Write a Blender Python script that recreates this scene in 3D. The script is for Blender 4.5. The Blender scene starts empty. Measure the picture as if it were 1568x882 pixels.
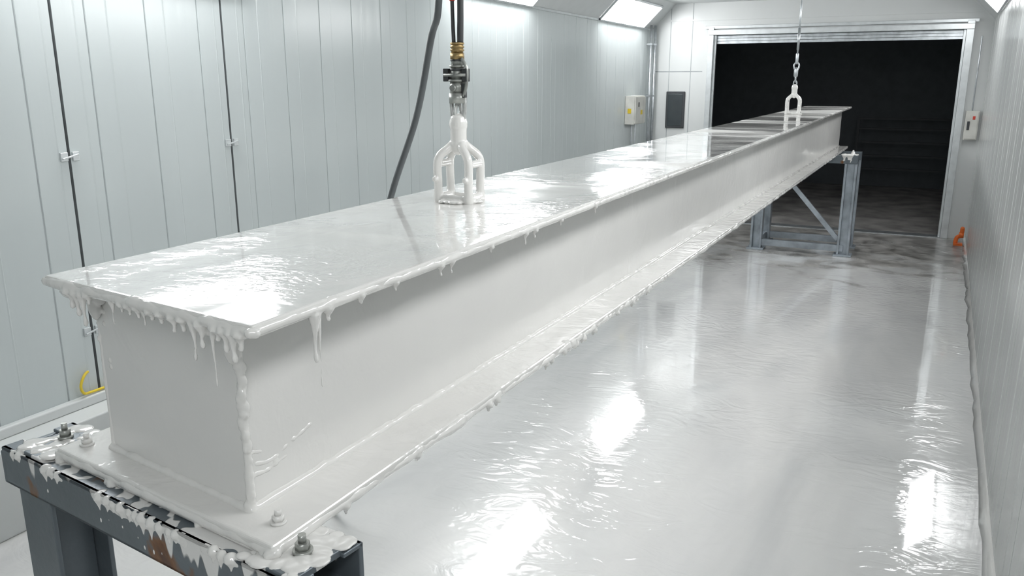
import bpy, bmesh, math, random
from mathutils import Vector, Matrix, noise
random.seed(4)
S=0.4
def P(x,y,z): return Vector((x*S,y*S,(z+4.75)*S))
scene=bpy.context.scene
col=scene.collection

# ---------------------------------------------------------------- materials
def newmat(name):
    m=bpy.data.materials.new(name); m.use_nodes=True
    nt=m.node_tree; b=nt.nodes['Principled BSDF']
    return m,nt,b
def simple(name,color,rough=0.5,metal=0.0,nscale=8,var=0.12,bump=0.0,bscale=40,coat=0):
    m,nt,b=newmat(name)
    tc=nt.nodes.new('ShaderNodeTexCoord')
    n=nt.nodes.new('ShaderNodeTexNoise'); n.inputs['Scale'].default_value=nscale; n.inputs['Detail'].default_value=5
    nt.links.new(tc.outputs['Object'],n.inputs['Vector'])
    r=nt.nodes.new('ShaderNodeValToRGB')
    c=color
    r.color_ramp.elements[0].position=0.3; r.color_ramp.elements[1].position=0.7
    r.color_ramp.elements[0].color=tuple(max(0,v*(1-var)) for v in c)+(1,)
    r.color_ramp.elements[1].color=tuple(min(1,v*(1+var)) for v in c)+(1,)
    nt.links.new(n.outputs['Fac'],r.inputs['Fac']); nt.links.new(r.outputs['Color'],b.inputs['Base Color'])
    b.inputs['Roughness'].default_value=rough; b.inputs['Metallic'].default_value=metal
    return m

def noise_node(nt,src,scale,detail=3,dist=0.0,vscale=(1,1,1)):
    mp=nt.nodes.new('ShaderNodeMapping'); mp.inputs['Scale'].default_value=vscale
    nt.links.new(src,mp.inputs['Vector'])
    n=nt.nodes.new('ShaderNodeTexNoise'); n.inputs['Scale'].default_value=scale; n.inputs['Detail'].default_value=detail
    n.inputs['Distortion'].default_value=dist
    nt.links.new(mp.outputs['Vector'],n.inputs['Vector'])
    return n
def bumpchain(nt,b,hs):
    prev=None
    for h,d in hs:
        bp=nt.nodes.new('ShaderNodeBump'); bp.inputs['Strength'].default_value=1.0; bp.inputs['Distance'].default_value=d
        nt.links.new(h,bp.inputs['Height'])
        if prev: nt.links.new(prev,bp.inputs['Normal'])
        prev=bp.outputs['Normal']
    nt.links.new(prev,b.inputs['Normal'])
def ramp(nt,src,p0,c0,p1,c1):
    r=nt.nodes.new('ShaderNodeValToRGB')
    r.color_ramp.elements[0].position=p0; r.color_ramp.elements[1].position=p1
    r.color_ramp.elements[0].color=c0; r.color_ramp.elements[1].color=c1
    nt.links.new(src,r.inputs['Fac']); return r
def mult(nt,a,b2,op='MULTIPLY'):
    m=nt.nodes.new('ShaderNodeMath'); m.operation=op
    nt.links.new(a,m.inputs[0]); nt.links.new(b2,m.inputs[1]); return m.outputs[0]
K=(0,0,0,1); W1=(1,1,1,1)
def g(v): return (v,v,v,1)

def wet_paint(name,color,rough,b1,b2,b3,coat=0.6,lo=0.08,drying=False):
    m,nt,b=newmat(name)
    tc=nt.nodes.new('ShaderNodeTexCoord'); o=tc.outputs['Object']
    b.inputs['Roughness'].default_value=rough
    n0=noise_node(nt,o,3,3)
    r=ramp(nt,n0.outputs['Fac'],0.3,tuple(c*0.96 for c in color)+(1,),0.7,tuple(color)+(1,))
    nt.links.new(r.outputs['Color'],b.inputs['Base Color'])
    if drying:
        sep=nt.nodes.new('ShaderNodeSeparateXYZ'); nt.links.new(o,sep.inputs[0])
        my=nt.nodes.new('ShaderNodeMapRange'); my.inputs['From Min'].default_value=2.6; my.inputs['From Max'].default_value=6.5
        my.inputs['To Min'].default_value=-0.16; my.inputs['To Max'].default_value=0.03
        nt.links.new(sep.outputs['Y'],my.inputs['Value'])
        nn=mult(nt,noise_node(nt,o,1.3,3,0.3,(0.35,1.5,1)).outputs['Fac'],my.outputs['Result'],'ADD')
        dr=ramp(nt,nn,0.44,g(rough),0.60,g(0.34))
        nt.links.new(dr.outputs['Color'],b.inputs['Roughness'])
        cr=ramp(nt,nn,0.44,g(coat),0.60,g(0.05))
        nt.links.new(cr.outputs['Color'],b.inputs['Coat Weight'])
    else: b.inputs['Coat Weight'].default_value=coat
    h=[]
    if b1: h.append((noise_node(nt,o,1.6,1,0.4,(1.4,0.7,1)).outputs['Fac'],b1))
    mask=ramp(nt,noise_node(nt,o,2.6,2,0.5).outputs['Fac'],0.42,g(lo),0.62,W1).outputs['Color']
    if b2: h.append((mult(nt,noise_node(nt,o,11,2,1.0,(0.8,1.3,1)).outputs['Fac'],mask),b2))
    if b3: h.append((mult(nt,noise_node(nt,o,60,2,0.6,(0.8,1.2,1)).outputs['Fac'],mask),b3))
    if h: bumpchain(nt,b,h)
    b.inputs['Coat Roughness'].default_value=0.03
    return m
PAINT=(0.77,0.762,0.74)
M_top=wet_paint('wet_white_paint_top',PAINT,0.08,0.033,0.0056,0.0016,0.8,drying=True)
M_bot=wet_paint('wet_white_paint_flange',PAINT,0.10,0.020,0.0070,0.0010,0.6,lo=0.35)
M_drip=wet_paint('wet_white_paint_drips',(0.78,0.772,0.75),0.08,0,0.002,0.0)
M_side=wet_paint('satin_white_paint',(0.77,0.765,0.745),0.20,0.006,0.0018,0.0004,0.35,lo=0.2)

def floor_mat():
    m,nt,b=newmat('wet_painted_floor')
    tc=nt.nodes.new('ShaderNodeTexCoord'); o=tc.outputs['Object']
    sep=nt.nodes.new('ShaderNodeSeparateXYZ'); nt.links.new(o,sep.inputs[0])
    mr=nt.nodes.new('ShaderNodeMapRange'); mr.inputs['From Min'].default_value=6.4; mr.inputs['From Max'].default_value=11.0
    mr.inputs['To Min'].default_value=-0.29; mr.inputs['To Max'].default_value=0.34
    nt.links.new(sep.outputs['Y'],mr.inputs['Value'])
    n=noise_node(nt,o,1.7,8,1.0,(1,1.3,1))
    add=nt.nodes.new('ShaderNodeMath'); add.operation='ADD'
    nt.links.new(mr.outputs['Result'],add.inputs[0]); nt.links.new(n.outputs['Fac'],add.inputs[1])
    mask=ramp(nt,add.outputs[0],0.53,K,0.72,W1)
    n1=noise_node(nt,o,1.1,5,0.8,(1.6,0.5,1))
    paint=ramp(nt,n1.outputs['Fac'],0.33,(0.60,0.603,0.60,1),0.62,(0.71,0.707,0.695,1))
    n2=noise_node(nt,o,5,8,0.5)
    conc=ramp(nt,n2.outputs['Fac'],0.35,(0.15,0.145,0.135,1),0.65,(0.40,0.39,0.375,1))
    mx=nt.nodes.new('ShaderNodeMixRGB'); nt.links.new(mask.outputs['Color'],mx.inputs['Fac'])
    nt.links.new(paint.outputs['Color'],mx.inputs['Color1']); nt.links.new(conc.outputs['Color'],mx.inputs['Color2'])
    nt.links.new(mx.outputs['Color'],b.inputs['Base Color'])
    patch=ramp(nt,noise_node(nt,o,0.8,4,0.9,(1.5,0.6,1)).outputs['Fac'],0.45,g(0.05),0.66,g(0.20))
    rm=nt.nodes.new('ShaderNodeMixRGB'); nt.links.new(mask.outputs['Color'],rm.inputs['Fac'])
    nt.links.new(patch.outputs['Color'],rm.inputs['Color1']); rm.inputs['Color2'].default_value=g(0.34)
    nt.links.new(rm.outputs['Color'],b.inputs['Roughness'])
    cw=nt.nodes.new('ShaderNodeMapRange'); cw.inputs['From Min'].default_value=0.05; cw.inputs['From Max'].default_value=0.3
    cw.inputs['To Min'].default_value=0.8; cw.inputs['To Max'].default_value=0.2
    nt.links.new(rm.outputs['Color'],cw.inputs['Value']); nt.links.new(cw.outputs['Result'],b.inputs['Coat Weight'])
    rip=ramp(nt,noise_node(nt,o,0.9,2,0.4).outputs['Fac'],0.40,g(0.22),0.60,W1).outputs['Color']
    bumpchain(nt,b,[(noise_node(nt,o,1.0,1,0.6,(1.2,0.8,1)).outputs['Fac'],0.022),
                    (mult(nt,noise_node(nt,o,6.0,2,2.4,(0.7,1.25,1)).outputs['Fac'],rip),0.0060),
                    (mult(nt,noise_node(nt,o,32,2,0.8,(0.8,1.2,1)).outputs['Fac'],rip),0.0004)])
    b.inputs['Coat Roughness'].default_value=0.04
    return m
M_floor=floor_mat()

def wall_mat(name,color,rough,bump=0.0012):
    m,nt,b=newmat(name)
    tc=nt.nodes.new('ShaderNodeTexCoord'); o=tc.outputs['Object']
    n=noise_node(nt,o,2.0,3,0.2,(1,1,0.15))
    r=ramp(nt,n.outputs['Fac'],0.3,tuple(c*0.975 for c in color)+(1,),0.7,tuple(c*1.02 for c in color)+(1,))
    nt.links.new(r.outputs['Color'],b.inputs['Base Color'])
    b.inputs['Roughness'].default_value=rough
    bumpchain(nt,b,[(noise_node(nt,o,14,2,0,(1,1,0.02)).outputs['Fac'],bump),
                    (noise_node(nt,o,1.5,1,0,(1,1,0.5)).outputs['Fac'],0.008)])
    return m
M_wall=wall_mat('insulated_metal_panel',(0.525,0.57,0.572),0.20)
M_wallb=wall_mat('white_metal_panel',(0.64,0.66,0.655),0.3)
M_wallr=wall_mat('white_metal_panel_splashed',(0.63,0.645,0.64),0.17,0.0035)
M_ceil=simple('ceiling_panel',(0.58,0.605,0.605),0.35,var=0.03)
M_seam=simple('panel_seam',(0.36,0.39,0.40),0.5)
M_seamd=simple('door_gap',(0.18,0.195,0.20),0.6)
M_galv=simple('galvanised_steel',(0.50,0.53,0.55),0.32,0.75,12,0.2)
M_alu=simple('aluminium_trim',(0.62,0.65,0.66),0.3,0.5,10,0.1)
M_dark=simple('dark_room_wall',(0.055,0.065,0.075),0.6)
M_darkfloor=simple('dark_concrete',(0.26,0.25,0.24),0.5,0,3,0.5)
M_rack=simple('dark_rack_steel',(0.05,0.055,0.06),0.6,0.1)
M_rubber=simple('black_rubber',(0.035,0.038,0.04),0.45)
M_hose=simple('grey_hose',(0.09,0.10,0.105),0.5)
M_brass=simple('brass',(0.36,0.26,0.12),0.4,0.8)
M_red=simple('red_plastic',(0.55,0.05,0.03),0.4)
M_orange=simple('orange_paint',(0.75,0.16,0.03),0.4)
M_yellow=simple('yellow_plastic',(0.7,0.52,0.03),0.4)
M_box=simple('control_box_grey',(0.62,0.62,0.58),0.45)
M_window=simple('dark_glass',(0.05,0.06,0.065),0.1)
M_plated=simple('oily_steel',(0.36,0.37,0.35),0.35,0.6,30,0.3)
M_fork=simple('paint_flecked_steel',(0.52,0.53,0.52),0.3,0.4,60,0.35)
def rusty(name,painted,rustlo=0.60):
    m,nt,b=newmat(name)
    tc=nt.nodes.new('ShaderNodeTexCoord'); o=tc.outputs['Object']
    n=noise_node(nt,o,5.5,7,0.4)
    r=nt.nodes.new('ShaderNodeValToRGB'); e=r.color_ramp.elements
    e[0].position=0.0; e[0].color=(0.10,0.12,0.135,1)
    e[1].position=1.0; e[1].color=(0.07,0.03,0.015,1)
    a=e.new(rustlo-0.04); a.color=(0.14,0.165,0.185,1)
    a=e.new(rustlo); a.color=(0.20,0.09,0.035,1)
    a=e.new(rustlo+0.05); a.color=(0.10,0.042,0.02,1)
    nt.links.new(n.outputs['Fac'],r.inputs['Fac'])
    cs=r.outputs['Color']; b.inputs['Metallic'].default_value=0.3; b.inputs['Roughness'].default_value=0.36
    if painted:
        sep=nt.nodes.new('ShaderNodeSeparateXYZ'); nt.links.new(o,sep.inputs[0])
        zt=(4.75-2.127)*S
        mr=nt.nodes.new('ShaderNodeMapRange'); mr.inputs['From Min'].default_value=zt-0.10; mr.inputs['From Max'].default_value=zt
        mr.inputs['To Min'].default_value=-0.12; mr.inputs['To Max'].default_value=0.05
        nt.links.new(sep.outputs['Z'],mr.inputs['Value'])
        s1=noise_node(nt,o,26,1,0.1,(1,1,0.08)); s2=noise_node(nt,o,4,1,0.0)
        ad=nt.nodes.new('ShaderNodeMath'); ad.operation='ADD'
        mx0=nt.nodes.new('ShaderNodeMixRGB'); mx0.inputs['Fac'].default_value=0.55
        nt.links.new(s1.outputs['Fac'],mx0.inputs['Color1']); nt.links.new(s2.outputs['Fac'],mx0.inputs['Color2'])
        nt.links.new(mx0.outputs['Color'],ad.inputs[0]); nt.links.new(mr.outputs['Result'],ad.inputs[1])
        mk=ramp(nt,ad.outputs[0],0.545,K,0.56,W1)
        mx=nt.nodes.new('ShaderNodeMixRGB'); nt.links.new(mk.outputs['Color'],mx.inputs['Fac'])
        nt.links.new(cs,mx.inputs['Color1']); mx.inputs['Color2'].default_value=(0.75,0.745,0.73,1)
        cs=mx.outputs['Color']
        inv=nt.nodes.new('ShaderNodeMapRange'); inv.inputs['To Min'].default_value=0.3; inv.inputs['To Max'].default_value=0.0
        nt.links.new(mk.outputs['Color'],inv.inputs['Value']); nt.links.new(inv.outputs['Result'],b.inputs['Metallic'])
        bumpchain(nt,b,[(noise_node(nt,o,50,4).outputs['Fac'],0.0008),(mk.outputs['Color'],0.002)])
    else: bumpchain(nt,b,[(noise_node(nt,o,50,4).outputs['Fac'],0.0008)])
    nt.links.new(cs,b.inputs['Base Color'])
    return m
M_rust=rusty('painted_steel_with_rust',False,0.66)
M_rustp=rusty('splattered_steel_with_rust',True,0.62)
M_frame=simple('blue_grey_steel',(0.36,0.40,0.44),0.35,0.5,9,0.25)
def lampmat(name,s):
    m,nt,b=newmat(name); b.inputs['Base Color'].default_value=(0.9,0.9,0.9,1)
    b.inputs['Emission Color'].default_value=(0.99,0.995,1.0,1); b.inputs['Emission Strength'].default_value=s
    return m
M_lamp=lampmat('lamp_diffuser',20); M_lampr=lampmat('lamp_diffuser_dimmed',13.5); M_fill=lampmat('fill_glow_dark_room',7)

# ---------------------------------------------------------------- mesh helpers
def obj_from_bm(bm,name,mats,parent=None,smooth=False,bevel=0,recalc=True):
    if recalc: bmesh.ops.recalc_face_normals(bm,faces=bm.faces)
    me=bpy.data.meshes.new(name); bm.to_mesh(me); bm.free()
    for mt in (mats if isinstance(mats,(list,tuple)) else [mats]): me.materials.append(mt)
    o=bpy.data.objects.new(name,me); col.objects.link(o)
    if parent: o.parent=parent
    if smooth:
        for p in me.polygons: p.use_smooth=True
    if bevel:
        md=o.modifiers.new('bevel','BEVEL'); md.width=bevel; md.segments=3; md.limit_method='ANGLE'
    return o
def empty(name):
    e=bpy.data.objects.new(name,None); col.objects.link(e); e.empty_display_size=0.1; return e
def hexa(bm,c,mi=0):
    v=[bm.verts.new(p) for p in c]
    for f in ((0,3,2,1),(4,5,6,7),(0,1,5,4),(1,2,6,5),(2,3,7,6),(3,0,4,7)):
        bm.faces.new([v[i] for i in f]).material_index=mi
def box(bm,x0,x1,y0,y1,z0,z1,mi=0):
    hexa(bm,[P(x0,y0,z0),P(x1,y0,z0),P(x1,y1,z0),P(x0,y1,z0),P(x0,y0,z1),P(x1,y0,z1),P(x1,y1,z1),P(x0,y1,z1)],mi)
def obox(bm,c,ax,ay,az,hx,hy,hz,mi=0):
    cs=[]
    for sz in (-1,1):
        for sx,sy in ((-1,-1),(1,-1),(1,1),(-1,1)):
            cs.append(c+ax*hx*sx+ay*hy*sy+az*hz*sz)
    hexa(bm,cs,mi)
def bar(bm,p,q,w,h,mi=0,up=Vector((0,0,1))):
    d=(q-p); L=d.length; d.normalize()
    s=d.cross(up); 
    if s.length<1e-3: s=Vector((1,0,0))
    s.normalize(); u=s.cross(d).normalized()
    obox(bm,(p+q)/2,s,d,u,w/2,L/2,h/2,mi)
def tube(bm,pts,radii,n=10,mi=0,caps=True):
    pts=[Vector(p) for p in pts]
    if not isinstance(radii,(list,tuple)): radii=[radii]*len(pts)
    radii=list(radii)
    if caps:
        d0=(pts[0]-pts[1]).normalized(); d1=(pts[-1]-pts[-2]).normalized()
        r0,r1=radii[0],radii[-1]
        pts=[pts[0]+d0*r0*0.95,pts[0]+d0*r0*0.6]+pts+[pts[-1]+d1*r1*0.6,pts[-1]+d1*r1*0.95]
        radii=[r0*0.3,r0*0.8]+radii+[r1*0.8,r1*0.3]
    rings=[]; ref=None
    for i,p in enumerate(pts):
        d=(pts[min(i+1,len(pts)-1)]-pts[max(i-1,0)]).normalized()
        if ref is None:
            ref=d.orthogonal().normalized()
        ref=(ref-d*ref.dot(d)).normalized()
        b2=d.cross(ref)
        rings.append([bm.verts.new(p+(ref*math.cos(2*math.pi*k/n)+b2*math.sin(2*math.pi*k/n))*radii[i]) for k in range(n)])
    for a,bq in zip(rings,rings[1:]):
        for k in range(n):
            f=bm.faces.new((a[k],a[(k+1)%n],bq[(k+1)%n],bq[k])); f.material_index=mi; f.smooth=True
    for r,fl in ((rings[0],True),(rings[-1],False)):
        f=bm.faces.new(list(reversed(r)) if fl else r); f.material_index=mi
def cyl(bm,p,q,r,n=20,mi=0,r2=None):
    tube(bm,[p,q],[r,r2 if r2 else r],n,mi,False)
def spline(pts,n=8):
    pts=[Vector(p) for p in pts]; out=[]
    for i in range(len(pts)-1):
        p0=pts[max(i-1,0)];p1=pts[i];p2=pts[i+1];p3=pts[min(i+2,len(pts)-1)]
        for k in range(n):
            t=k/n
            out.append(0.5*((2*p1)+(p2-p0)*t+(2*p0-5*p1+4*p2-p3)*t*t+(3*p1-p0-3*p2+p3)*t**3))
    out.append(pts[-1]); return out
def ball(bm,c,rx,ry,rz,mi=0):
    r=bmesh.ops.create_icosphere(bm,subdivisions=2,radius=1)
    for v in r['verts']:
        v.co=Vector((v.co.x*rx,v.co.y*ry,v.co.z*rz))+c
        for f in v.link_faces: f.material_index=mi; f.smooth=True
def hexbolt(bm,c,r,h,mi=0):
    cyl(bm,c,c+Vector((0,0,h*0.25)),r*1.35,20,mi)
    cyl(bm,c+Vector((0,0,h*0.25)),c+Vector((0,0,h*0.75)),r,6,mi)
    cyl(bm,c+Vector((0,0,h*0.75)),c+Vector((0,0,h*1.3)),r*0.55,12,mi)
def remesh(o,vox,it=4):
    md=o.modifiers.new('remesh','REMESH'); md.mode='VOXEL'; md.voxel_size=vox; md.use_smooth_shade=True
    ms=o.modifiers.new('smooth','SMOOTH'); ms.iterations=it; ms.factor=0.5

# ---------------------------------------------------------------- room shell
XL=-8.7; YB=28.6; Y0=-5.0; ZT=1.75; ZC=2.55; ZF=-4.75
def XR(y): return 1.12+(y-8.5)*0.0228
bm=bmesh.new(); box(bm,XL-0.4,3.2,Y0-0.4,YB+0.02,ZF-0.3,ZF); obj_from_bm(bm,'floor',M_floor)
def ribbed(name,f,y0,y1,step,z0,z1,mat,inward,wide=(),gw=0.012,gd=0.010):
    prof=[(y0,0)]
    seams=[y0+step*k for k in range(1,int((y1-y0)/step)+1)]
    seams=[s for s in seams if s<y1-0.05 and all(abs(s-w)>0.25 for w in wide)]+list(wide)
    seams.sort()
    for s in seams:
        w=gw*1.5 if s in wide else gw; d=gd*4 if s in wide else gd
        prof+=[(s-w,0,),(s-w*0.5,-d),(s+w*0.5,-d),(s+w,0)]
        prof+=[(s+step*0.33,0),(s+step*0.33+0.015,0.0035),(s+step*0.36,0)] if s+step*0.4<y1 else []
    prof.append((y1,0))
    prof=sorted(prof,key=lambda a:a[0])
    bm=bmesh.new(); A=[];B=[];C=[];D=[]
    for yy,d in prof:
        x=f(yy)+inward*d
        A.append(bm.verts.new(P(x,yy,z0))); B.append(bm.verts.new(P(x,yy,z1)))
        xo=f(yy)-inward*0.3
        C.append(bm.verts.new(P(xo,yy,z0))); D.append(bm.verts.new(P(xo,yy,z1)))
    for i in range(len(prof)-1):
        fc=bm.faces.new((A[i],A[i+1],B[i+1],B[i]))
        if min(prof[i][1],prof[i+1][1])<-gd*2: fc.material_index=2
        elif prof[i][1]<-0.001 and prof[i+1][1]<-0.001: fc.material_index=1
        bm.faces.new((C[i],D[i],D[i+1],C[i+1]))
        bm.faces.new((B[i],B[i+1],D[i+1],D[i])); bm.faces.new((A[i],C[i],C[i+1],A[i+1]))
    bm.faces.new((A[0],B[0],D[0],C[0])); bm.faces.new((A[-1],C[-1],D[-1],B[-1]))
    return obj_from_bm(bm,name,[mat,M_seam,M_seamd])
ribbed('wall_left',lambda y:XL,Y0,YB,0.83,ZF,ZT,M_wall,1,wide=(6.2,8.7))
ribbed('wall_right',XR,Y0,YB,1.25,ZF,ZT,M_wallr,-1,gw=0.012,gd=0.008)
bm=bmesh.new(); box(bm,XL-0.3,1.6,Y0-0.35,Y0,ZF,ZC+0.1); obj_from_bm(bm,'wall_front',M_wallb)
DX0,DX1,DZ=-6.55,0.88,1.5
bm=bmesh.new()
box(bm,XL-0.3,DX0-0.15,YB,YB+0.35,ZF,ZC+0.1)
box(bm,DX1+0.1,3.2,YB,YB+0.35,ZF,ZC+0.1)
box(bm,DX0-0.15,DX1+0.1,YB,YB+0.35,DZ+0.05,ZC+0.1)
for x in (-8.05,-7.3): box(bm,x-0.012,x+0.012,YB-0.004,YB+0.01,ZF,ZC,1)
box(bm,XL,DX0-0.35,YB-0.006,YB+0.01,0.32,0.35,1)
box(bm,XL,1.6,YB-0.03,YB+0.01,1.98,2.03,0)
obj_from_bm(bm,'wall_back',[M_wallb,M_seam])
bm=bmesh.new()
sl=0.8
for (f,sgn) in ((lambda y:XL,1),(XR,-1)):
    xa,xb=f(Y0),f(YB)
    hexa(bm,[P(xa,Y0,ZT),P(xb,YB,ZT),P(xb-sgn*0.3,YB,ZT),P(xa-sgn*0.3,Y0,ZT),
             P(xa+sgn*sl,Y0,ZC),P(xb+sgn*sl,YB,ZC),P(xb-sgn*0.3,YB,ZC+0.1),P(xa-sgn*0.3,Y0,ZC+0.1)])
hexa(bm,[P(XL+sl,Y0,ZC),P(XR(Y0)-sl,Y0,ZC),P(XR(YB)-sl,YB,ZC),P(XL+sl,YB,ZC),
         P(XL-0.3,Y0,ZC+0.2),P(XR(Y0)+.3,Y0,ZC+0.2),P(XR(YB)+.3,YB,ZC+0.2),P(XL-.3,YB,ZC+0.2)])
obj_from_bm(bm,'ceiling',M_ceil)
bm=bmesh.new(); box(bm,XL,XL+0.03,Y0,YB,ZT-0.05,ZT+0.01)
box(bm,XL,XL+0.12,YB-0.12,YB,ZF,ZT); obj_from_bm(bm,'trim_1',M_alu,bevel=0.003)
bm=bmesh.new(); box(bm,XL,XL+0.42,Y0,YB-0.5,ZF,-3.78); box(bm,XL,XL+0.10,Y0,YB-0.5,-3.78,-3.66)
obj_from_bm(bm,'baseboard_left',M_wallb,bevel=0.008)
bm=bmesh.new(); N=90
prev=None
for i in range(N+1):
    y=Y0+(YB-Y0)*i/N
    w=0.05+0.045*noise.noise(Vector((y*1.7,0,0)))+0.02*random.random(); h=0.07+0.06*abs(noise.noise(Vector((y*2.3,5,0))))
    r=[bm.verts.new(P(XR(y)+0.02,y,ZF)),bm.verts.new(P(XR(y)-w-0.03,y,ZF)),bm.verts.new(P(XR(y)-w*0.6,y,ZF+0.03)),bm.verts.new(P(XR(y)-0.012,y,ZF+h)),bm.verts.new(P(XR(y)+0.02,y,ZF+h))]
    if prev:
        for k in range(4):
            f=bm.faces.new((prev[k],prev[k+1],r[k+1],r[k])); f.smooth=True
    prev=r
obj_from_bm(bm,'baseboard_right',M_drip)
bm=bmesh.new()
for dx,dy,r in ((0.22,0.35,0.035),(0.15,0.6,0.03)):
    cyl(bm,P(XL+dx,YB-dy,-3.77),P(XL+dx,YB-dy,ZT+0.1),r*S*1.3,12)
    for z in (-2.5,-0.5,1.2): box(bm,XL+0.01,XL+dx+0.05,YB-dy-0.05,YB-dy+0.05,z,z+0.06)
obj_from_bm(bm,'conduit_pipes',M_galv)

def lamp(y0,y1,side,mat,a=0.03,b2=0.62):
    f=(lambda y:XL) if side>0 else XR
    bm=bmesh.new()
    def q(y,s,off): return P(f(y)+side*(s+off*0.7),y,ZT+s-off*0.7)
    def pan(ya,yb,sa,sb,o0,o1,mi):
        hexa(bm,[q(ya,sa,o0),q(yb,sa,o0),q(yb,sb,o0),q(ya,sb,o0),q(ya,sa,o1),q(yb,sa,o1),q(yb,sb,o1),q(ya,sb,o1)],mi)
    pan(y0,y1,a,b2,-0.02,0.03,0)
    t=0.045
    pan(y0-t,y1+t,a-t*.6,a,0.005,0.06,1); pan(y0-t,y1+t,b2,b2+t,0.005,0.06,1)
    pan(y0-t,y0,a-t*.6,b2+t,0.005,0.06,1); pan(y1,y1+t,a-t*.6,b2+t,0.005,0.06,1)
    obj_from_bm(bm,'ceiling_light_panel',[mat,M_alu])
for c in (7.0,16.6,25.4): lamp(c-2.1,c+2.0,1,M_lamp)
for c in (-1.8,6.5,15.0,23.6): lamp(c-2.1,c+2.0,-1,M_lampr)  # rearmost panel, behind the camera, is added to brighten the beam's end face
bm=bmesh.new(); box(bm,XL+0.005,XL+0.07,5.9,9.2,1.2,1.66,1); box(bm,XL+0.07,XL+0.085,5.95,9.15,1.24,1.62,0)
obj_from_bm(bm,'added_highlight_panel',[M_lamp,M_alu])  # added lamp just out of view, set to throw a highlight on the beam top

# ---------------------------------------------------------------- roller door frame + dark room
door=empty('door_1')
bm=bmesh.new()
box(bm,DX0-0.17,DX0,YB-0.14,YB+0.2,ZF,DZ+0.25); box(bm,DX1,DX1+0.2,YB-0.14,YB+0.2,ZF,DZ+0.25)
box(bm,DX0-0.17,DX1+0.2,YB-0.2,YB+0.2,DZ,DZ+0.16)
box(bm,DX0-0.3,DX1+0.3,YB-0.1,YB+0.1,DZ+0.2,DZ+0.3)
box(bm,DX0,DX0+0.07,YB,YB+0.1,ZF,DZ); box(bm,DX1-0.07,DX1,YB,YB+0.1,ZF,DZ)
obj_from_bm(bm,'door_frame',M_alu,door,bevel=0.004)
bm=bmesh.new()
for k in range(3):
    box(bm,DX0+0.05,DX1-0.05,YB+0.12,YB+0.18,DZ-0.09*(k+1),DZ-0.09*k-0.012)
obj_from_bm(bm,'rolled_curtain_edge',M_galv,door)
bm=bmesh.new(); box(bm,DX0,DX1,YB-0.1,YB+0.35,ZF,ZF+0.025); obj_from_bm(bm,'threshold',M_galv,door)
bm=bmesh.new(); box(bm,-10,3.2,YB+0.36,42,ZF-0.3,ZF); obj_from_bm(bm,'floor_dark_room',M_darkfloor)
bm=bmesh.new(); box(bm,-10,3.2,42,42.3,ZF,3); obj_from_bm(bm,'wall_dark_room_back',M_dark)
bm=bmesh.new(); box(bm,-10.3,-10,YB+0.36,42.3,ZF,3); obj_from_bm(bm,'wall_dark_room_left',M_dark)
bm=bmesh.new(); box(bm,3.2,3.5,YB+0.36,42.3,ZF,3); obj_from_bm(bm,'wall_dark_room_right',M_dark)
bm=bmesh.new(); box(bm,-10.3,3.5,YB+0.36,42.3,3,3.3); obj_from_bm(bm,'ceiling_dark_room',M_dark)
bm=bmesh.new(); box(bm,-9.99,-9.9,30,35,0.8,1.3,1); box(bm,-9.9,-9.87,30.1,34.9,0.85,1.25,0); obj_from_bm(bm,'added_fill_strip',[M_fill,M_alu])  # added glowing strip, hidden beside the doorway, lifts the dark room
bm=bmesh.new()
for x in (-2.6,1.8):
    box(bm,x-0.05,x+0.05,41.0,41.1,ZF,-1.6)
for z in (-3.9,-3.3,-2.7,-2.1,-1.65):
    box(bm,-2.6,1.8,40.95,41.1,z,z+0.07)
obj_from_bm(bm,'storage_rack',M_rack)

bm=bmesh.new()
box(bm,-8.1,-7.44,YB-0.06,YB+0.02,-1.57,-0.33,0); box(bm,-8.03,-7.51,YB-0.075,YB,-1.5,-0.4,1)
obj_from_bm(bm,'window_1',[M_rack,M_window],bevel=0.01)
bm=bmesh.new()
box(bm,XL+0.01,XL+0.32,25.9,27.0,-1.35,-0.45,0); box(bm,XL+0.32,XL+0.36,25.93,26.97,-1.32,-0.48,0)
box(bm,XL+0.1,XL+0.22,25.885,25.9,-1.0,-0.85,1); box(bm,XL+0.36,XL+0.365,26.45,26.65,-1.05,-0.9,1)
box(bm,XL+0.36,XL+0.365,26.2,26.3,-0.8,-0.65,3)
for k in (0.08,0.2): cyl(bm,P(XL+k,26.4,-3.77),P(XL+k,26.4,-1.35),0.008,10,2)
obj_from_bm(bm,'electrical_control_box',[M_box,M_yellow,M_galv,M_rack],bevel=0.004)
bm=bmesh.new()
box(bm,1.14,1.5,YB-0.25,YB-0.01,-1.7,-0.85,0); box(bm,1.17,1.47,YB-0.28,YB-0.25,-1.67,-0.88,0)
box(bm,1.2,1.27,YB-0.31,YB-0.28,-1.4,-1.15,1); box(bm,1.33,1.4,YB-0.3,YB-0.28,-1.1,-1.0,2)
cyl(bm,P(1.3,YB-0.1,-0.85),P(1.3,YB-0.1,1.3),0.008,10,3)
obj_from_bm(bm,'electrical_control_box',[M_box,M_rack,M_red,M_galv],bevel=0.004)
bm=bmesh.new()
box(bm,1.22,1.46,27.35,27.6,ZF,ZF+0.06)
tube(bm,spline([P(1.27,27.5,ZF+.05),P(1.30,27.5,ZF+.22),P(1.4,27.5,ZF+.3),P(1.42,27.5,ZF+.5)]),0.024,12)
cyl(bm,P(1.34,27.5,ZF+.3),P(1.47,27.5,ZF+.3),0.035,16)
obj_from_bm(bm,'orange_floor_valve',M_orange)
bm=bmesh.new()
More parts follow.
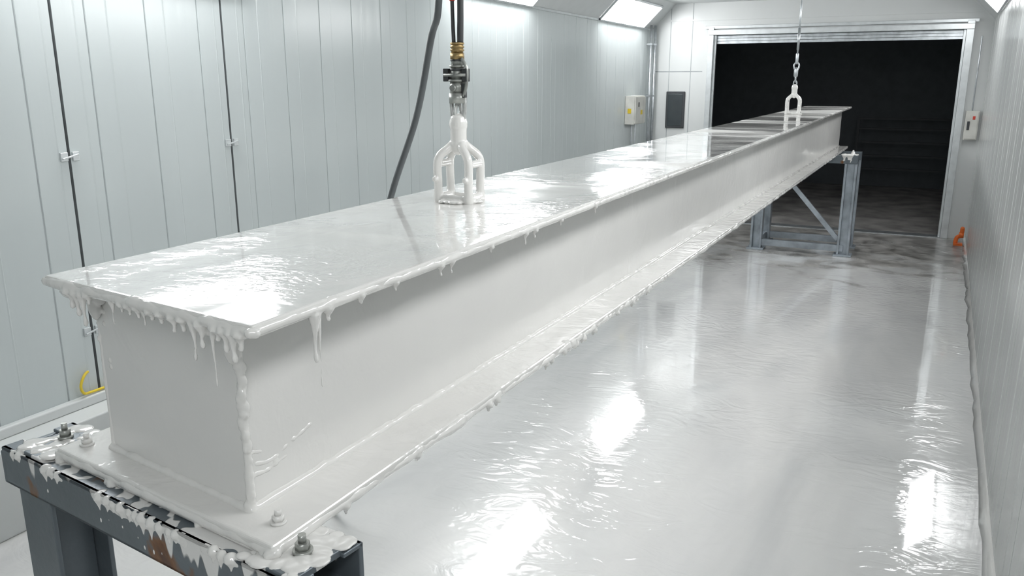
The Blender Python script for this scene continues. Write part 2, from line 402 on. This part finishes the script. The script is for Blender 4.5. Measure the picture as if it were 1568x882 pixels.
tube(bm,spline([P(XL+0.03,6.05,-3.38),P(XL+.07,5.97,-3.40),P(XL+.09,5.90,-3.50),P(XL+.08,5.93,-3.60),P(XL+.06,6.05,-3.63),P(XL+.06,6.6,-3.635)]),0.0065,10)
obj_from_bm(bm,'yellow_hose',M_yellow)
for y,z in ((6.2,-0.83),(8.7,-0.83),(6.2,-2.9)):
    bm=bmesh.new()
    box(bm,XL+0.002,XL+0.03,y-0.12,y-0.03,z-0.05,z+0.05); box(bm,XL+0.002,XL+0.03,y+0.03,y+0.11,z-0.05,z+0.05)
    bar(bm,P(XL+0.045,y-0.11,z-0.02),P(XL+0.045,y+0.09,z+0.02),0.008,0.008)
    obj_from_bm(bm,'wall_latch',M_alu,bevel=0.002)

# ---------------------------------------------------------------- the steel beam
beam=empty('steel_beam')
nTL=Vector((-4.11,2.69,-1.0)); nTR=Vector((-2.44,2.47,-1.0)); fTL=Vector((-3.2,26.9,-0.708)); fTR=Vector((-1.91,26.47,-0.708))
nBL=Vector((-4.28,2.73,-2.05)); nBR=Vector((-2.44,2.48,-2.05)); fBL=Vector((-3.26,26.9,-1.86)); fBR=Vector((-1.91,26.47,-1.86))
def flange(bm,a,b2,c,d,th):
    dz=Vector((0,0,-th)); pts=[a,b2,c,d]
    hexa(bm,[P(*(p+dz)) for p in pts]+[P(*p) for p in pts])
bm=bmesh.new(); flange(bm,nTL,nTR,fTR,fTL,0.062); obj_from_bm(bm,'top_flange',M_top,beam,bevel=0.006)
bm=bmesh.new(); flange(bm,nBL,nBR,fBR,fBL,0.075); obj_from_bm(bm,'bottom_flange',M_bot,beam,bevel=0.006)
wn=[Vector((-3.99,2.88,0)),Vector((-2.755,2.69,0))]; wf=[Vector((-3.03,26.75,0)),Vector((-2.16,26.4,0))]
bm=bmesh.new()
def wz(v,z): return P(v.x,v.y,z)
hexa(bm,[wz(wn[0],-2.06),wz(wn[1],-2.06),wz(wf[1],-1.87),wz(wf[0],-1.87),wz(wn[0],-1.05),wz(wn[1],-1.05),wz(wf[1],-.75),wz(wf[0],-.75)])
obj_from_bm(bm,'web_box',M_side,beam,bevel=0.006)
bm=bmesh.new()
for p in ((-2.56,2.66,-2.05),(-4.16,2.84,-2.05)):
    hexbolt(bm,P(*p),0.012,0.022)
obj_from_bm(bm,'anchor_bolts',M_drip,beam,smooth=False)
bm=bmesh.new()
def bead(a,b2,r,var,step,n=8,seed=0,off=0.0):
    L=(b2-a).length; k=max(2,int(L/step)); pts=[];rad=[]
    for i in range(k+1):
        t=i/k; nz=noise.noise(Vector((t*L*7,seed,0))); nz2=noise.noise(Vector((t*L*26,seed+7,0)))
        p=a.lerp(b2,t); p=p+Vector((0,0,nz2*r*0.3))
        pts.append(p); rad.append(r*(1+var*nz+var*0.6*nz2))
    tube(bm,pts,rad,n)
def drip(p,L,r,lean=(0,0)):
    k=max(5,int(L/0.005)); pts=[];rad=[]
    for i in range(k+1):
        t=i/k
        pts.append(p+Vector((lean[0]*t+0.0012*math.sin(t*7+p.x*90),lean[1]*t,-L*t)))
        rad.append(r*(1.5*(1-t)**3+0.45+0.35*math.exp(-((t-0.93)/0.10)**2)))
    tube(bm,pts,rad,8)
T=lambda v,dz=-0.033: P(v.x,v.y,v.z+dz)
def inset(v,dx,dy): return Vector((v.x+dx,v.y+dy,v.z))
mid=nTR.lerp(fTR,0.25)
bead(T(inset(nTL,0,.014)),T(inset(nTR,0,.014)),0.0110,0.45,0.007,seed=1)
bead(T(inset(nTR,-.014,0)),T(inset(mid,-.014,0)),0.0102,0.50,0.008,seed=2)
midb=nBR.lerp(fBR,0.25)
bead(T(inset(nBL,0,.018),-0.04),T(inset(nBR,0,.018),-0.04),0.0120,0.40,0.008,seed=4)
bead(T(inset(nBR,-.018,0),-0.045),T(inset(midb,-.018,0),-0.045),0.0120,0.80,0.008,seed=5)
def roughedge(a,b2,r,seed):
    bead(a,b2,r*0.75,0.5,0.006,seed=seed)
    n=int((b2-a).length/0.012)
    for i in range(n):
        t=(i+random.random())/n
        ball(bm,a.lerp(b2,t)+Vector((random.uniform(-.004,.004),random.uniform(-.003,.003),0)),r*random.uniform(.6,1.15),r*random.uniform(.6,1.0),r*random.uniform(.7,1.6))
roughedge(wz(wn[1],-1.05)+Vector((-0.002,0.002,0)),wz(wn[1],-2.05)+Vector((-0.002,0.002,0)),0.0110,8)
roughedge(wz(wn[0],-1.05)+Vector((0.004,0.004,0)),wz(wn[0],-1.6)+Vector((0.004,0.004,0)),0.009,9)
bead(wz(wn[0],-1.6)+Vector((0.004,0.004,0)),wz(wn[0],-2.05)+Vector((0.004,0.004,0)),0.008,0.5,0.007,seed=9)
bead(wz(wn[0],-1.065),wz(wn[1],-1.065),0.012,0.6,0.01,seed=10)
bead(wz(wn[0],-2.05),wz(wn[1],-2.05),0.011,0.3,0.01,seed=11)
wm=wn[1].lerp(wf[1],0.25)
bead(wz(wn[1],-2.05),wz(wm,-2.05+0.19*0.25),0.012,0.3,0.01,seed=12)
for t,L,r in ((0.14,0.03,0.010),(0.17,0.045,0.0085),(0.20,0.065,0.007),(0.235,0.015,0.007),(0.36,0.045,0.0040),(0.41,0.012,0.007),(0.45,0.014,0.007),(0.49,0.016,0.007),
              (0.52,0.03,0.0045),(0.56,0.012,0.008),(0.60,0.014,0.008),(0.66,0.025,0.0075),(0.70,0.018,0.008),(0.745,0.07,0.0055),(0.78,0.04,0.008),(0.825,0.11,0.0040),
              (0.85,0.018,0.009),(0.88,0.035,0.0085),(0.91,0.05,0.0085),(0.94,0.025,0.009)):
    p=T(nTL.lerp(nTR,t),-0.06)+Vector((0,0.006,0)); drip(p,L,r)
ball(bm,P(-3.97,2.79,-1.09),0.05,0.035,0.020); ball(bm,P(-3.95,2.85,-1.15),0.018,0.016,0.05); ball(bm,P(-3.90,2.85,-1.12),0.018,0.016,0.025)
ball(bm,P(-2.80,2.63,-1.09),0.055,0.035,0.020); ball(bm,P(-2.77,2.67,-1.18),0.018,0.018,0.045); ball(bm,P(-2.86,2.68,-1.12),0.020,0.015,0.025)
L=(fTR-nTR).length
for d,l,r in ((0.40,0.090,0.0068),(0.43,0.145,0.0036),(0.50,0.018,0.008),(1.5,0.02,0.006),(1.62,0.025,0.005),(2.6,0.028,0.0055),(2.75,0.02,0.006),(3.2,0.015,0.005),(3.9,0.02,0.005),(1.05,0.012,0.006),(0.75,0.010,0.007),(2.1,0.012,0.006)):
    p=T(nTR+(fTR-nTR)*(d/L),-0.06)-Vector((0.006,0,0)); drip(p,l,r)
def onweb(d,z,off=0.0):
    v=wn[1]+(wf[1]-wn[1])*(d/(wf[1]-wn[1]).length)
    return P(v.x+off/S,v.y,z)
for pts,r in (([(0.05,-1.82),(0.12,-1.84),(0.2,-1.835),(0.29,-1.80),(0.36,-1.79),(0.46,-1.76)],0.0072),([(0.03,-1.87),(0.12,-1.885),(0.2,-1.87),(0.27,-1.865)],0.0078),
              ([(0.03,-1.75),(0.09,-1.77)],0.0070)):
    sp=spline([onweb(q[0],q[1],-0.0042) for q in pts],10); tube(bm,sp,[r*(0.85+0.4*noise.noise(Vector((i*0.25,r*999,0)))) for i,_ in enumerate(sp)],8)
for z in (-1.22,-1.29,-1.5,-1.54): ball(bm,P(-3.92+0.02*random.random(),2.875,z),0.008,0.007,0.008)
for k in range(22):
    d=random.uniform(0.1,5.5); p=P(*(nBR+(fBR-nBR)*(d/(fBR-nBR).length)))-Vector((0.006,0,0.03)); drip(p,random.uniform(0.005,0.013),random.uniform(0.005,0.009))
for k in range(5):
    p=P(*nBL.lerp(nBR,random.random()))-Vector((0,-0.004,0.03)); drip(p,random.uniform(0.006,0.02),random.uniform(0.005,0.009))
o=obj_from_bm(bm,'paint_drips',M_drip,beam,smooth=True); remesh(o,0.0030,2)
bm=bmesh.new()
bead(T(inset(mid,-.014,0)),T(inset(fTR,-.014,0)),0.0100,0.25,0.03,seed=2); bead(T(inset(midb,-.018,0),-0.045),T(inset(fBR,-.018,0),-0.045),0.0118,0.45,0.03,seed=5)
bead(wz(wm,-2.05+0.19*0.25),wz(wf[1],-1.86),0.012,0.25,0.03,seed=12)
obj_from_bm(bm,'paint_edge_bead',M_drip,beam,smooth=True)

# ---------------------------------------------------------------- near stand
st=empty('steel_support_stand')
ex=Vector((2.56,-0.335,0)).normalized(); ey=Vector((0.335,2.56,0)).normalized(); ez=Vector((0,0,1))
O=Vector((-4.76,2.70,-2.127))
def Q(a,b2,z): v=O+ex*a+ey*b2; return P(v.x,v.y,O.z+z)
LEN=2.55; W=0.44
bm=bmesh.new()
def rbox(a0,a1,b0,b1,z0,z1,mi=0):
    hexa(bm,[Q(a0,b0,z0),Q(a1,b0,z0),Q(a1,b1,z0),Q(a0,b1,z0),Q(a0,b0,z1),Q(a1,b0,z1),Q(a1,b1,z1),Q(a0,b1,z1)],mi)
for b0,s in ((0,1),(W,-1)):
    f0,f1=sorted((b0,b0+s*0.03)); g0,g1=sorted((b0,b0+s*0.13))
    rbox(0,LEN,f0,f1,-0.24,0); rbox(0,LEN,g0,g1,-0.025,0.0); rbox(0,LEN,g0,g1,-0.24,-0.215)
rbox(-0.02,0.02,0,W,-0.24,-0.03); rbox(0.42,0.46,0.03,W-0.03,-0.22,-0.03); rbox(LEN-0.5,LEN-0.46,0.03,W-0.03,-0.22,-0.03)
rbox(0.14,0.42,0.02,W-0.02,-0.02,0.02); rbox(LEN-0.36,LEN-0.02,0.02,W-0.02,-0.02,0.018)
obj_from_bm(bm,'top_rail',M_rustp,st,bevel=0.003)
bm=bmesh.new()
for a0 in (0.03,LEN-0.38):
    rbox(a0,a0+0.36,0.05,0.08,ZF-O.z,-0.24); rbox(a0,a0+0.36,W-0.08,W-0.05,ZF-O.z,-0.24); rbox(a0+0.165,a0+0.195,0.08,W-0.08,ZF-O.z,-0.24)
    rbox(a0-0.06,a0+0.42,-0.02,W+0.02,ZF-O.z,ZF-O.z+0.04)
rbox(0.39,LEN-0.38,0.12,W-0.12,-2.2,-2.02)
obj_from_bm(bm,'legs',M_rust,st,bevel=0.003)
bm=bmesh.new(); bar(bm,Q(0.35,W/2,-2.1),Q(LEN-0.35,W/2,-0.3),0.05,0.05); obj_from_bm(bm,'diagonal_brace',M_rust,st)
bm=bmesh.new()
hexbolt(bm,Q(0.25,0.26,0.02),0.013,0.03); hexbolt(bm,Q(LEN-0.15,0.2,0.018),0.014,0.028)
obj_from_bm(bm,'bolts',M_plated,st)
bm=bmesh.new()
def blob(a,b2,z,r,fl=0.35): 
    c=Q(a,b2,z); ball(bm,c,r*random.uniform(.8,1.3),r*random.uniform(.7,1.1),r*fl)
for k in range(34): blob(random.uniform(0.14,0.45),random.uniform(0.05,0.41),0.018,random.uniform(0.012,0.024),0.26)
for k in range(44): blob(random.uniform(LEN-0.36,LEN-0.04),random.uniform(0.03,0.41),0.016,random.uniform(0.012,0.026),0.26)
def sheet(a0,a1,z0,r):
    a=a0
    while a<a1:
        nz=noise.noise(Vector((a*6,z0*50,0)))
        c=Q(a,0.012,z0*(1+0.5*nz)); ball(bm,c,r*1.7,r*0.42,r*(1.1+0.6*nz)); a+=0.018
sheet(0.12,0.26,-0.02,0.010); sheet(0.47,0.70,-0.03,0.012); sheet(1.02,1.80,-0.035,0.014); sheet(1.10,1.5,-0.065,0.012); sheet(1.95,2.2,-0.03,0.013)
for a,L2,r in [(0.13,0.05,0.0055),(0.2,0.03,0.007),(0.5,0.055,0.008),(0.56,0.035,0.007),(0.62,0.05,0.006),(2.0,0.05,0.007),(2.06,0.07,0.006),(2.13,0.04,0.008)]:
    drip(Q(a,0.010,-0.02),L2,r)
a=1.04
while a<1.78:
    drip(Q(a,0.010,-0.03),random.uniform(0.03,0.075),random.uniform(0.0055,0.0085)); a+=random.uniform(0.05,0.08)
o=obj_from_bm(bm,'paint_spill',M_drip,st,smooth=True); remesh(o,0.0030,2)

# ---------------------------------------------------------------- far stand
st2=empty('steel_support_stand.001')
bm=bmesh.new()
zt=-1.955
for y in (24.3,25.7):
    for x in (-4.0,-1.62):
        box(bm,x-0.16,x-0.10,y-0.13,y+0.13,ZF,zt-0.2); box(bm,x+0.10,x+0.16,y-0.13,y+0.13,ZF,zt-0.2); box(bm,x-0.10,x+0.10,y-0.03,y+0.03,ZF,zt-0.2)
        box(bm,x-0.24,x+0.24,y-0.22,y+0.22,ZF,ZF+0.05)
    box(bm,-4.0,-1.62,y-0.07,y+0.07,ZF+0.12,ZF+0.30)
bar(bm,P(-3.4,24.3,zt-0.55),P(-1.78,24.3,ZF+0.45),0.04,0.05)
for x in (-4.0,-1.62): box(bm,x-0.06,x+0.06,24.3,25.7,ZF+0.12,ZF+0.28)
obj_from_bm(bm,'legs',M_frame,st2,bevel=0.003)
bm=bmesh.new()
for y in (24.3,25.7): box(bm,-4.15,-1.46,y-0.16,y+0.16,zt-0.22,zt)
for x in (-4.0,-1.62): box(bm,x-0.1,x+0.1,24.46,25.54,zt-0.2,zt-0.02)
obj_from_bm(bm,'top_rail',M_rust,st2,bevel=0.004)
bm=bmesh.new()
for k in range(20): ball(bm,P(random.uniform(-1.85,-1.5),random.uniform(24.18,24.45),zt+0.01),random.uniform(.02,.03),random.uniform(.02,.03),0.012)
for k in range(6):
    drip(P(random.uniform(-1.85,-1.5),24.14,zt),random.uniform(.03,.10),random.uniform(.010,.014))
hexbolt(bm,P(-1.6,24.25,zt+0.02),0.02,0.04)
o=obj_from_bm(bm,'paint_spill',M_drip,st2,smooth=True); remesh(o,0.007,2)

# ---------------------------------------------------------------- lifting shackles
def shackle(base,name,detailed):
    e=empty(name)
    bx,by,bz=base
    def H(x,y,z): return P(bx+x,by+y,bz+z)
    bm=bmesh.new()
    r=0.036*S
    for yo in (-0.10,0.10):
        for s in (-1,1):
            pts=spline([H(s*0.14,yo,0.0),H(s*0.142,yo,0.14),H(s*0.145,yo,0.30),H(s*0.12,yo*.9,0.37),H(s*0.06,yo*0.5,0.43),H(s*0.03,0,0.48)],5)
            tube(bm,pts,[r*1.15 if i<3 else r for i in range(len(pts))],12)
        tube(bm,[H(-0.14,yo,0.02),H(0.14,yo,0.02)],r*0.8,10)
    for s in (-1,1):
        tube(bm,[H(s*0.14,-0.1,0.02),H(s*0.14,0.1,0.02)],r*1.2,10)
        tube(bm,[H(s*0.145,-0.1,0.30),H(s*0.145,0.1,0.30)],r*0.9,10)
        cyl(bm,H(s*0.14,-0.17,0.18),H(s*0.14,-0.1,0.18),r*0.6,12)
    cyl(bm,H(0,0,0.43),H(0,0,0.62),0.068*S,20)
    tube(bm,[H(0,0,0.60),H(0,0,0.63)],0.076*S,20); tube(bm,[H(0,0,0.44),H(0,0,0.46)],0.074*S,20)
    for k in range(14):
        an=random.random()*6.28; ball(bm,H(0.17*math.cos(an),0.15*math.sin(an),0.0),random.uniform(.012,.025),random.uniform(.012,.025),0.008)
    o=obj_from_bm(bm,'painted_clevis',M_drip,e,smooth=True); remesh(o,0.003,1)
    def link(c,ang,h=0.085,w=0.04,rr=0.014):
        pts=[]
        for i in range(24):
            t=2*math.pi*i/24
            x=w*math.cos(t); z=h*math.sin(t)
            pts.append(H(x*math.cos(ang),x*math.sin(ang),c+z))
        pts.append(pts[0]); pts.append(pts[1])
        tube(bm,pts,rr*S,8,caps=False)
    bm=bmesh.new()
    if detailed:
        for s in (-1,1): 
            tube(bm,spline([H(s*0.035,0,0.61),H(s*0.055,0,0.69),H(s*0.06,0,0.80),H(s*0.05,0,0.86)],5),0.018*S,10)
        link(0.70,1.2,0.08,0.03,0.014)
        obj_from_bm(bm,'swivel_fork',M_fork,e,smooth=True)
        bm=bmesh.new()
        cyl(bm,H(0,0,0.78),H(0,0,0.86),0.072*S,24); cyl(bm,H(0,0,0.86),H(0,0,0.95),0.062*S,24); cyl(bm,H(0,0,0.95),H(0,0,0.965),0.078*S,24)
        cyl(bm,H(0,0,0.965),H(0,0,1.06),0.055*S,24); cyl(bm,H(0,0,1.06),H(0,0,1.075),0.065*S,24); cyl(bm,H(0,0,1.07),H(0,0,1.14),0.05*S,20)
        cyl(bm,H(-0.1,-0.04,1.0),H(0.1,-0.04,1.0),0.015*S,12); cyl(bm,H(0.0,-0.09,0.90),H(0.0,-0.05,0.90),0.025*S,12)
        tube(bm,spline([H(0.06,-.03,1.12),H(0.1,-.03,1.05),H(0.095,-.03,0.93),H(0.07,-.03,0.84)]),0.014*S,8)
        obj_from_bm(bm,'swivel_body',M_plated,e)
        bm=bmesh.new()
        for s in (-1,1):
            obox(bm,H(s*0.085,-0.02,1.0),Vector((1,0,0)),Vector((0,1,0)),ez,0.009,0.012,0.02)
        obox(bm,H(0.07,-.02,0.88),Vector((1,0,0)),Vector((0,1,0)),ez,0.006,0.008,0.022)
        cyl(bm,H(0,0,1.03),H(0,0,1.05),0.06*S,20); cyl(bm,H(0,0,1.105),H(0,0,1.12),0.056*S,20)
        obj_from_bm(bm,'safety_latch',M_rubber,e,bevel=0.002)
        bm=bmesh.new()
        cyl(bm,H(0,0,1.12),H(0,0,1.17),0.058*S,6); cyl(bm,H(0,0,1.17),H(0,0,1.25),0.048*S,20)
        for z in (1.185,1.21,1.235): cyl(bm,H(0,0,z),H(0,0,z+0.012),0.056*S,20)
        obj_from_bm(bm,'brass_coupling',M_brass,e)
        bm=bmesh.new()
        zc=ZC-bz-0.01
        tube(bm,spline([H(0.028,0,1.24),H(0.035,0,1.6),H(0.035,0,2.4),H(0.03,0,zc)]),0.026*S,12,caps=False)
        tube(bm,spline([H(-0.03,0,1.24),H(-0.04,0,1.6),H(-0.04,0,2.4),H(-0.04,0,zc)]),0.016*S,12,caps=False)
        obj_from_bm(bm,'hoist_cables',M_rubber,e)
        bm=bmesh.new(); tube(bm,[H(-0.04,0,1.58),H(-0.04,0,1.95)],0.026*S,12); obj_from_bm(bm,'red_ferrule',M_red,e)
        bm=bmesh.new()
        obox(bm,H(0,0,zc-0.06),Vector((1,0,0)),Vector((0,1,0)),ez,0.07,0.07,0.02)
        obj_from_bm(bm,'ceiling_mount',M_galv,e)
    else:
        zc=ZC-bz-0.01
        link(0.70,0.0); link(0.83,1.57); 
        tube(bm,[H(0,0,0.90),H(0,0,1.05)],0.05*S,12); link(1.12,0.3,0.09,0.06,0.02)
        tube(bm,[H(0,0,1.2),H(0,0,1.4)],0.035*S,10)
        obj_from_bm(bm,'chain_links',M_galv,e,smooth=True)
        bm=bmesh.new(); cyl(bm,H(0,0,1.38),H(0,0,zc),0.02*S,10); cyl(bm,H(0,0,1.5),H(0,0,2.0),0.03*S,10)
        obj_from_bm(bm,'suspension_rod',M_galv,e)
    return e
def ztop(y): return -1.0+(y-2.5)/24*0.292
shackle((-3.37,5.85,ztop(5.85)+0.01),'lifting_shackle',True)
shackle((-2.88,21.4,ztop(21.4)+0.01),'lifting_shackle.001',False)
bm=bmesh.new()
hp=[P(-3.36,5.60,ZC-0.04),P(-3.36,5.62,1.6),P(-3.44,5.70,.615),P(-3.66,5.93,.338),P(-3.92,6.08,-.3),P(-4.22,6.1,-.99),P(-4.5,6.1,-1.9),P(-4.9,6.2,-3.4),P(-5.4,6.5,-4.6),P(-6.2,7.2,-4.70),P(-7.4,8.5,-4.70)]
tube(bm,spline(hp,10),0.0115,14)
obj_from_bm(bm,'air_hose',M_hose,smooth=True)

# ---------------------------------------------------------------- world & camera
w=bpy.data.worlds.new('world'); scene.world=w; w.use_nodes=True
w.node_tree.nodes['Background'].inputs[0].default_value=(0.6,0.65,0.7,1); w.node_tree.nodes['Background'].inputs[1].default_value=0.3
th=math.atan(636/1289.3); ph=math.atan(316/1250)
R=Vector((math.cos(th),math.sin(th),0)); Fh=Vector((-math.sin(th),math.cos(th),0))
F=Fh*math.cos(ph)-ez*math.sin(ph); U=Fh*math.sin(ph)+ez*math.cos(ph)
cam=bpy.data.cameras.new('camera'); co=bpy.data.objects.new('camera',cam); col.objects.link(co)
M=Matrix((R,U,-F)).transposed().to_4x4(); M.translation=P(0,0,0); co.matrix_world=M
cam.lens=36*1250/1568; cam.sensor_width=36; cam.clip_start=0.05
scene.camera=co
scene.view_settings.view_transform='Standard'
scene.view_settings.exposure=0.12
